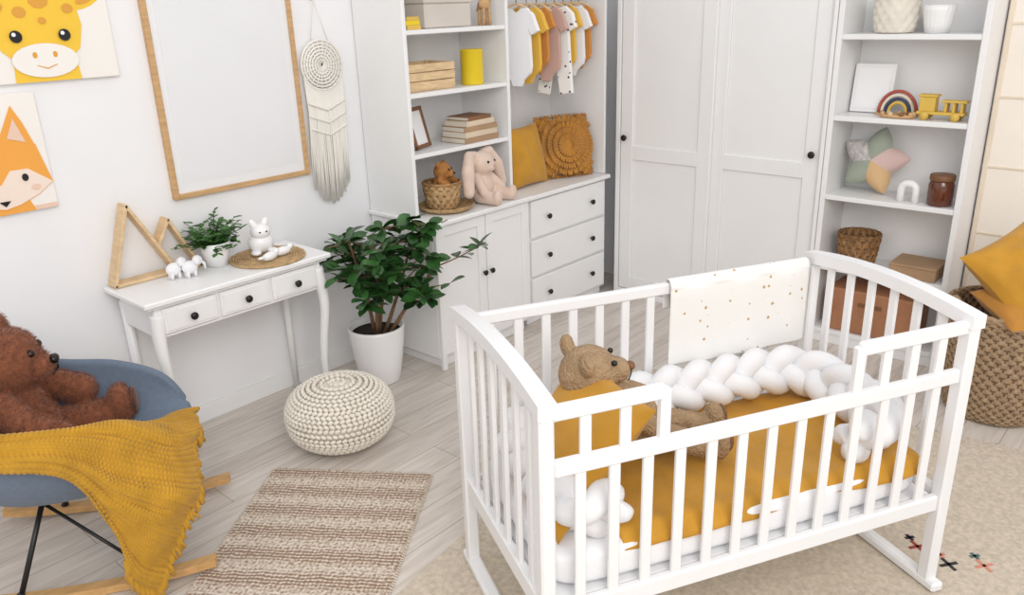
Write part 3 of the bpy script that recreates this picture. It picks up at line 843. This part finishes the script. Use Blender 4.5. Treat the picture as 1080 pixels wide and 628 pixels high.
woven(b,[(0.0001,.003),(.07,.003),(.115,.005),(.135,.015),(.145,.03),(.139,.03),(.128,.017),(.10,.011),(0.0001,.011)],c,SEAG,16,44,.0016); b.done()
b=B('wicker_basket_small'); c=(2.815,3.01,.818)
woven(b,[(.065,.0),(.075,.01),(.088,.05),(.096,.10),(.100,.135),(.094,.135),(.088,.06),(.07,.015),(.0001,.012)],c,SEAG,15,30,.0028,dk=WICKERD)
b.tube([(c[0]+.098*cos(2*pi*i/40),c[1]+.098*sin(2*pi*i/40),c[2]+.135) for i in range(40)],.007,WICKERD,8,closed=True)
for s_ in(-1,1): b.tube([(c[0]+s_*(.098+.014*sin(pi*i/8)),c[1]-.03+.06*i/8,c[2]+.10) for i in range(9)],.005,WICKERD,6)
b.done()
def mini_bear(name,c,s,mat):
    e=empty(name); T=TM(c,(0,0,-1.1),(s,s,s)); b=B('body',T)
    b.ell((0,0,.05),(.05,.055,.06),mat); b.ell((.01,0,.125),(.05,.055,.05),mat); b.ell((.052,0,.112),(.024,.026,.02),mat)
    for s_ in(-1,1): b.ell((0,s_*.045,.165),(.012,.02,.02),mat); b.cap((.01,s_*.05,.08),(.06,s_*.07,.06),.02,.018,mat)
    plushify(b.done(e),.005,3,.003,.008)
    b=B('face',T); b.ell((.076,0,.118),(.006,.01,.007),BLK)
    for s_ in(-1,1): b.ell((.055,s_*.02,.14),.006,BLK)
    b.done(e)
mini_bear('small_teddy_bear',(2.815,3.01,.890),.95,TEDDY)
e=empty('plush_bunny'); T=TM((3.075,2.985,.806),(0,0,-1.35))
b=B('body',T)
b.ell((0,0,.085),(.075,.085,.085),PINK); b.ell((.015,0,.205),(.070,.082,.068),PINK); b.ell((.065,0,.19),(.03,.035,.026),PINK)
for s_ in(-1,1):
    b.cap((-.005,s_*.04,.255),(.0,s_*.100,.258),.022,.028,PINK); b.cap((.0,s_*.100,.258),(.02,s_*.150,.18),.028,.036,PINK); b.cap((.02,s_*.150,.18),(.035,s_*.172,.08),.036,.030,PINK)
    b.cap((.01,s_*.06,.14),(.08,s_*.09,.07),.027,.026,PINK); b.cap((.03,s_*.055,.038),(.14,s_*.075,.037),.036,.034,PINK); b.ell((.155,s_*.08,.045),(.022,.032,.042),PINK)
plushify(b.done(e),.006,4,0)
b=B('face',T); b.ell((.095,0,.2),(.006,.009,.006),DUSTY)
for s_ in(-1,1): b.ell((.076,s_*.032,.222),.007,BLK)
b.done(e)

# ---------------- niche cushions + clothes
b=B('mustard_cushion'); cushion(b,.36,.36,.12,MUST,TM((3.565,3.09,.965),(math.radians(76),0,math.radians(4))),seed=1); b.done()
b=B('fringed_cushion'); Mf=TM((3.915,3.07,.975),(math.radians(76),0,math.radians(-24)))
cushion(b,.35,.36,.12,MUSTV,Mf,seed=2)
b.T=Mf
for k in range(5):
    r0=.04+k*.036; nn=int(26+k*18)
    for q in range(nn):
        a=2*pi*q/nn; rad=max(.15,(1-(min(1,r0/.19))**2.6))**.55
        z=.060*rad+.006
        p=Vector((r0*cos(a),r0*sin(a),z)); p2=Vector(((r0+.024)*cos(a+rr(-.05,.05)),(r0+.024)*sin(a),max(.012,z+.006)))
        if max(abs(p2.x),abs(p2.y))<.178: b.cap(p,p2,.0065,.0075,MUSTV,6)
for i in range(110):
    t=i/110*4; sd=int(t); f=(t-sd)*2-1
    p=[(f*.165,.172),( .165,-f*.17),(-f*.165,-.172),(-.165,f*.17)][sd]; d=Vector((p[0],p[1],0)).normalized()
    b.tube([Vector((p[0],p[1],0)),Vector((p[0],p[1],0))+d*.024+Vector((0,0,rr(-.010,.010)))],[.006,.004],MUSTV,5)
b.done()
ON=[(.035,0),(.075,.004),(.115,-.03),(.150,-.115),(.108,-.135),(.090,-.10),(.095,-.20),(.100,-.30),(.092,-.335),(.045,-.375),(.03,-.41)]
ONL=ON[:]+[(-x,y) for x,y in reversed(ON)]+[(-.02,-.012),(0,-.02),(.02,-.012)]
RM=[(.035,0),(.075,.004),(.118,-.03),(.140,-.10),(.102,-.12),(.092,-.10),(.10,-.24),(.115,-.44),(.04,-.45),(.012,-.30)]
RML=RM+[(-x,y) for x,y in reversed(RM)]+[(-.02,-.012),(0,-.02),(.02,-.012)]
cl_items=[(3.46,COTTON,ONL,1.0),(3.545,YELC,ONL,.98),(3.63,ORG,ONL,.86),(3.715,DUSTY,ONL,.98),(3.79,PRINT,RML,1.08),(3.87,YELC,ONL,.9),(3.945,COTTON,ONL,.95),(4.02,ORG,ONL,.86)]
rack=empty('hanging_baby_clothes')
for k,(x,mt,poly,s_) in enumerate(cl_items):
    b=B('garment_%d'%(k+1)); a=math.radians(-72+rr(-5,5)); Mg=TM((x,3.03,1.785),(math.radians(90),0,a),(s_*.92,s_*1.0,1))
    n=len(poly); th=.030
    inn=[(px*.90,py*.985-.003) for px,py in poly]
    vs=[(p[0],p[1],0) for p in poly]+[(p[0],p[1],th/2) for p in inn]+[(p[0],p[1],-th/2) for p in inn]
    fs=[[n+i for i in range(n)],[2*n+i for i in range(n)]]+[[i,(i+1)%n,n+(i+1)%n,n+i] for i in range(n)]+[[i,(i+1)%n,2*n+(i+1)%n,2*n+i] for i in range(n)]
    b.add(vs,fs,mt,Mg)
    H_=TM((x,3.03,1.785),(0,0,a))
    b.tube([H_@Vector(p) for p in((-.09,0,-.02),(-.04,0,.012),(0,0,.022),(.04,0,.012),(.09,0,-.02))],.006,PINE,8)
    b.tube([H_@Vector(p) for p in((0,0,.02),(0,0,.045),(.012,0,.056),(.015,0,.070),(0,0,.081),(-.014,0,.074))],.002,KNOB,6)
    b.done(rack)

# ---------------- right bookcase items
b=B('white_woven_basket'); woven(b,[(.07,0),(.085,.01),(.098,.07),(.10,.13),(.102,.165),(.096,.165),(.092,.08),(.07,.02),(.0001,.016)],(4.29,1.325,1.6215),CREAM,14,26,.004); b.done()
b=B('white_ribbed_pot'); b.lathe([(0,0),(.05,0),(.060,.05),(.068,.10),(.071,.125),(.065,.125),(.056,.04),(0,.03)],(4.27,1.13,1.6205),CERW,60,fn=lambda j,i,a:.002*sin(20*a)); b.done()
b=B('white_picture_frame'); b.T=TM((4.345,1.415,1.2295),(0,math.radians(8),0))
b.box((0,0,.122),(.012,.20,.24),WHITE); b.box((-.008,0,.122),(.003,.16,.20),PAPER); b.done()
b=B('wooden_rainbow_toy')
for k,(m,r) in enumerate(((RED,.090),(RWH,.074),(NAVY,.058),(YELD,.042))):
    P=[(4.31,1.27+r*cos(pi*i/20),1.242+r*1.15*sin(pi*i/20)) for i in range(21)]
    b.tube(P,.008,m,8)
b.box((4.31,1.27,1.2335),(.04,.20,.009),OAK); b.done()
b=B('wooden_ring_toy'); b.tube([(4.22+.03*cos(2*pi*i/24),1.24+.075*sin(2*pi*i/24),1.237) for i in range(24)],.008,OAK,8,closed=True)
for i in range(9): b.ell((4.22+.03*cos(i*.7),1.24+.075*sin(i*.7),1.248),.012,[OAK,PINE,DKW][i%3])
b.done()
b=B('toy_truck'); c=Vector((4.24,1.05,1.2285))
b.box(c+Vector((0,0,.032)),(.07,.21,.014),YELD); b.box(c+Vector((0,.06,.073)),(.06,.07,.07),YELD); b.box(c+Vector((0,.06,.112)),(.07,.085,.01),YELD)
for y in(-.09,-.055,-.02): b.box(c+Vector((0,y,.06)),(.06,.012,.044),YELD)
b.box(c+Vector((0,-.055,.088)),(.065,.11,.010),YELD)
for y in(-.07,.065):
    for x in(-.04,.04): b.rod(c+Vector((x-.007,y,.02)),c+Vector((x+.007,y,.02)),.02,YELD,n=20)
b.done()
b=B('star_cushion'); b.T=TM((4.325,1.355,.990),(0,math.radians(12),0))@TM(rot=(.18,0,0))
nA,nR=100,12; vs=[];fs=[];ms=[]
for sd in(1,-1):
    o=len(vs)
    for j in range(nR+1):
        for i in range(nA):
            a=2*pi*i/nA; k=(a*5/(2*pi))%1; d=abs(k-.5)*2
            Rr=.108+.070*(d**1.15)
            rho=j/nR; z=.055*max(0,1-rho**2.2)**.6
            vs.append((-sd*z,Rr*rho*sin(a),Rr*rho*cos(a)))
    for j in range(nR):
        for i in range(nA):
            q=[o+j*nA+i,o+j*nA+(i+1)%nA,o+(j+1)*nA+(i+1)%nA,o+(j+1)*nA+i]; fs.append(q); ms.append([STG,STB,STG,STY,STP][int(((i/nA)*5+.5))%5])
b.add(vs,fs,ms,None,True); b.done(recalc=False)
b=B('white_arch_ornament'); 
P=[(4.22,1.175,.8225)]+[(4.22,1.14+.035*cos(pi*i/12),.885+.03*sin(pi*i/12)) for i in range(13)]+[(4.22,1.105,.8225)]
b.tube(P,.018,CERW,12); b.done()
b=B('amber_glass_jar'); b.lathe([(0,0),(.053,0),(.058,.005),(.058,.10),(.052,.118),(.050,.122),(0,.122)],(4.24,1.0,.8225),AMBER,36); b.lathe([(0,.122),(.056,.122),(.057,.127),(.057,.147),(.054,.150),(0,.150)],(4.24,1.0,.8225),DKW,36); b.done()
b=B('wicker_basket'); woven(b,[(.075,0),(.085,.01),(.095,.07),(.105,.15),(.107,.165),(.10,.165),(.09,.08),(.07,.02),(.0001,.016)],(4.29,1.37,.4415),WICKERD,16,32,.004,dk=WICKDK); b.done()
b=B('cardboard_box'); b.box((4.28,1.06,.470),(.2,.22,.058),KRAFT,b=.003); b.box((4.28,1.06,.505),(.205,.225,.012),KRAFT,b=.002); b.done()
b=B('leather_storage_box'); b.box((4.30,1.24,.2005),(.24,.46,.24),LEATH,b=.008); b.box((4.178,1.24,.25),(.006,.12,.02),DKW); b.done()

# ---------------- laundry basket with cushions
bk=Vector((3.87,.57,0))
b=B('wicker_laundry_basket')
woven(b,[(.175,0.002),(.19,.02),(.215,.13),(.232,.27),(.238,.40),(.236,.50),(.225,.50),(.218,.34),(.20,.1),(.17,.03),(.0001,.025)],bk,WICKER,62,64,.0045,dk=WICKDK)
for q in range(2): b.tube([(bk.x+.234*cos(2*pi*i/90),bk.y+.234*sin(2*pi*i/90)+.0,.500+.010*sin(i*2*pi/6+q*pi)) for i in range(90)],.011,WICKER,8,closed=True)
for s_ in(0,1):
    b.tube([(bk.x+.248*cos(a0),bk.y+.248*sin(a0),.47+.085*sin(pi*i/10)) for i,a0 in enumerate([s_*pi+(-.25+.5*i/10)+pi/4*3 for i in range(11)])],.012,WICKER,8)
b.done()
b=B('mustard_basket_cushion'); cushion(b,.44,.42,.20,MUST,TM((3.87,.52,.655),(math.radians(44),math.radians(6),math.radians(-46)))@TM(rot=(0,0,.55)),seed=5,wr=.022); b.done()
b=B('ochre_throw_pillow'); cushion(b,.32,.30,.13,MUSTV,TM((3.79,.50,.53),(math.radians(14),0,math.radians(-42))),seed=8); b.done()

# ---------------- camera
f=Vector((.697,.6299,-.3423)).normalized(); Fh=Vector((f.x,f.y,0)).normalized(); r=Vector((Fh.y,-Fh.x,0)); up=r.cross(f)
th=math.radians(1.81); cx_=r*cos(th)-up*sin(th); cy_=r*sin(th)+up*cos(th)
cam=bpy.data.cameras.new('camera'); co=bpy.data.objects.new('camera',cam); bpy.context.collection.objects.link(co)
M=Matrix((cx_,cy_,-f)).transposed().to_4x4(); M.translation=Vector((0,0,1.8)); co.matrix_world=M
cam.sensor_width=36; cam.lens=36*845/1080; cam.clip_start=.05
bpy.context.scene.camera=co

# ---------------- light
w=bpy.data.worlds.new('world'); bpy.context.scene.world=w; w.use_nodes=True
bg=w.node_tree.nodes['Background']; bg.inputs[0].default_value=(.99,.985,1,1); bg.inputs[1].default_value=.93
def area(name,loc,tgt,size,e,col=(1,1,1)):
    l=bpy.data.lights.new(name,'AREA'); l.size=size; l.energy=e; l.color=col
    o=bpy.data.objects.new(name,l); bpy.context.collection.objects.link(o); o.location=loc
    o.rotation_euler=(Vector(tgt)-Vector(loc)).to_track_quat('-Z','Y').to_euler(); return o
area('added_key_area',(-.4,-1.4,3.2),(2.4,2,.4),2.6,112,(1,.975,.935))  # added soft key light, high behind the camera; not a fitting of the room
sc_=bpy.context.scene
sc_.view_settings.view_transform='Standard'
sc_.view_settings.exposure=0
print('LEAVES',cnt)
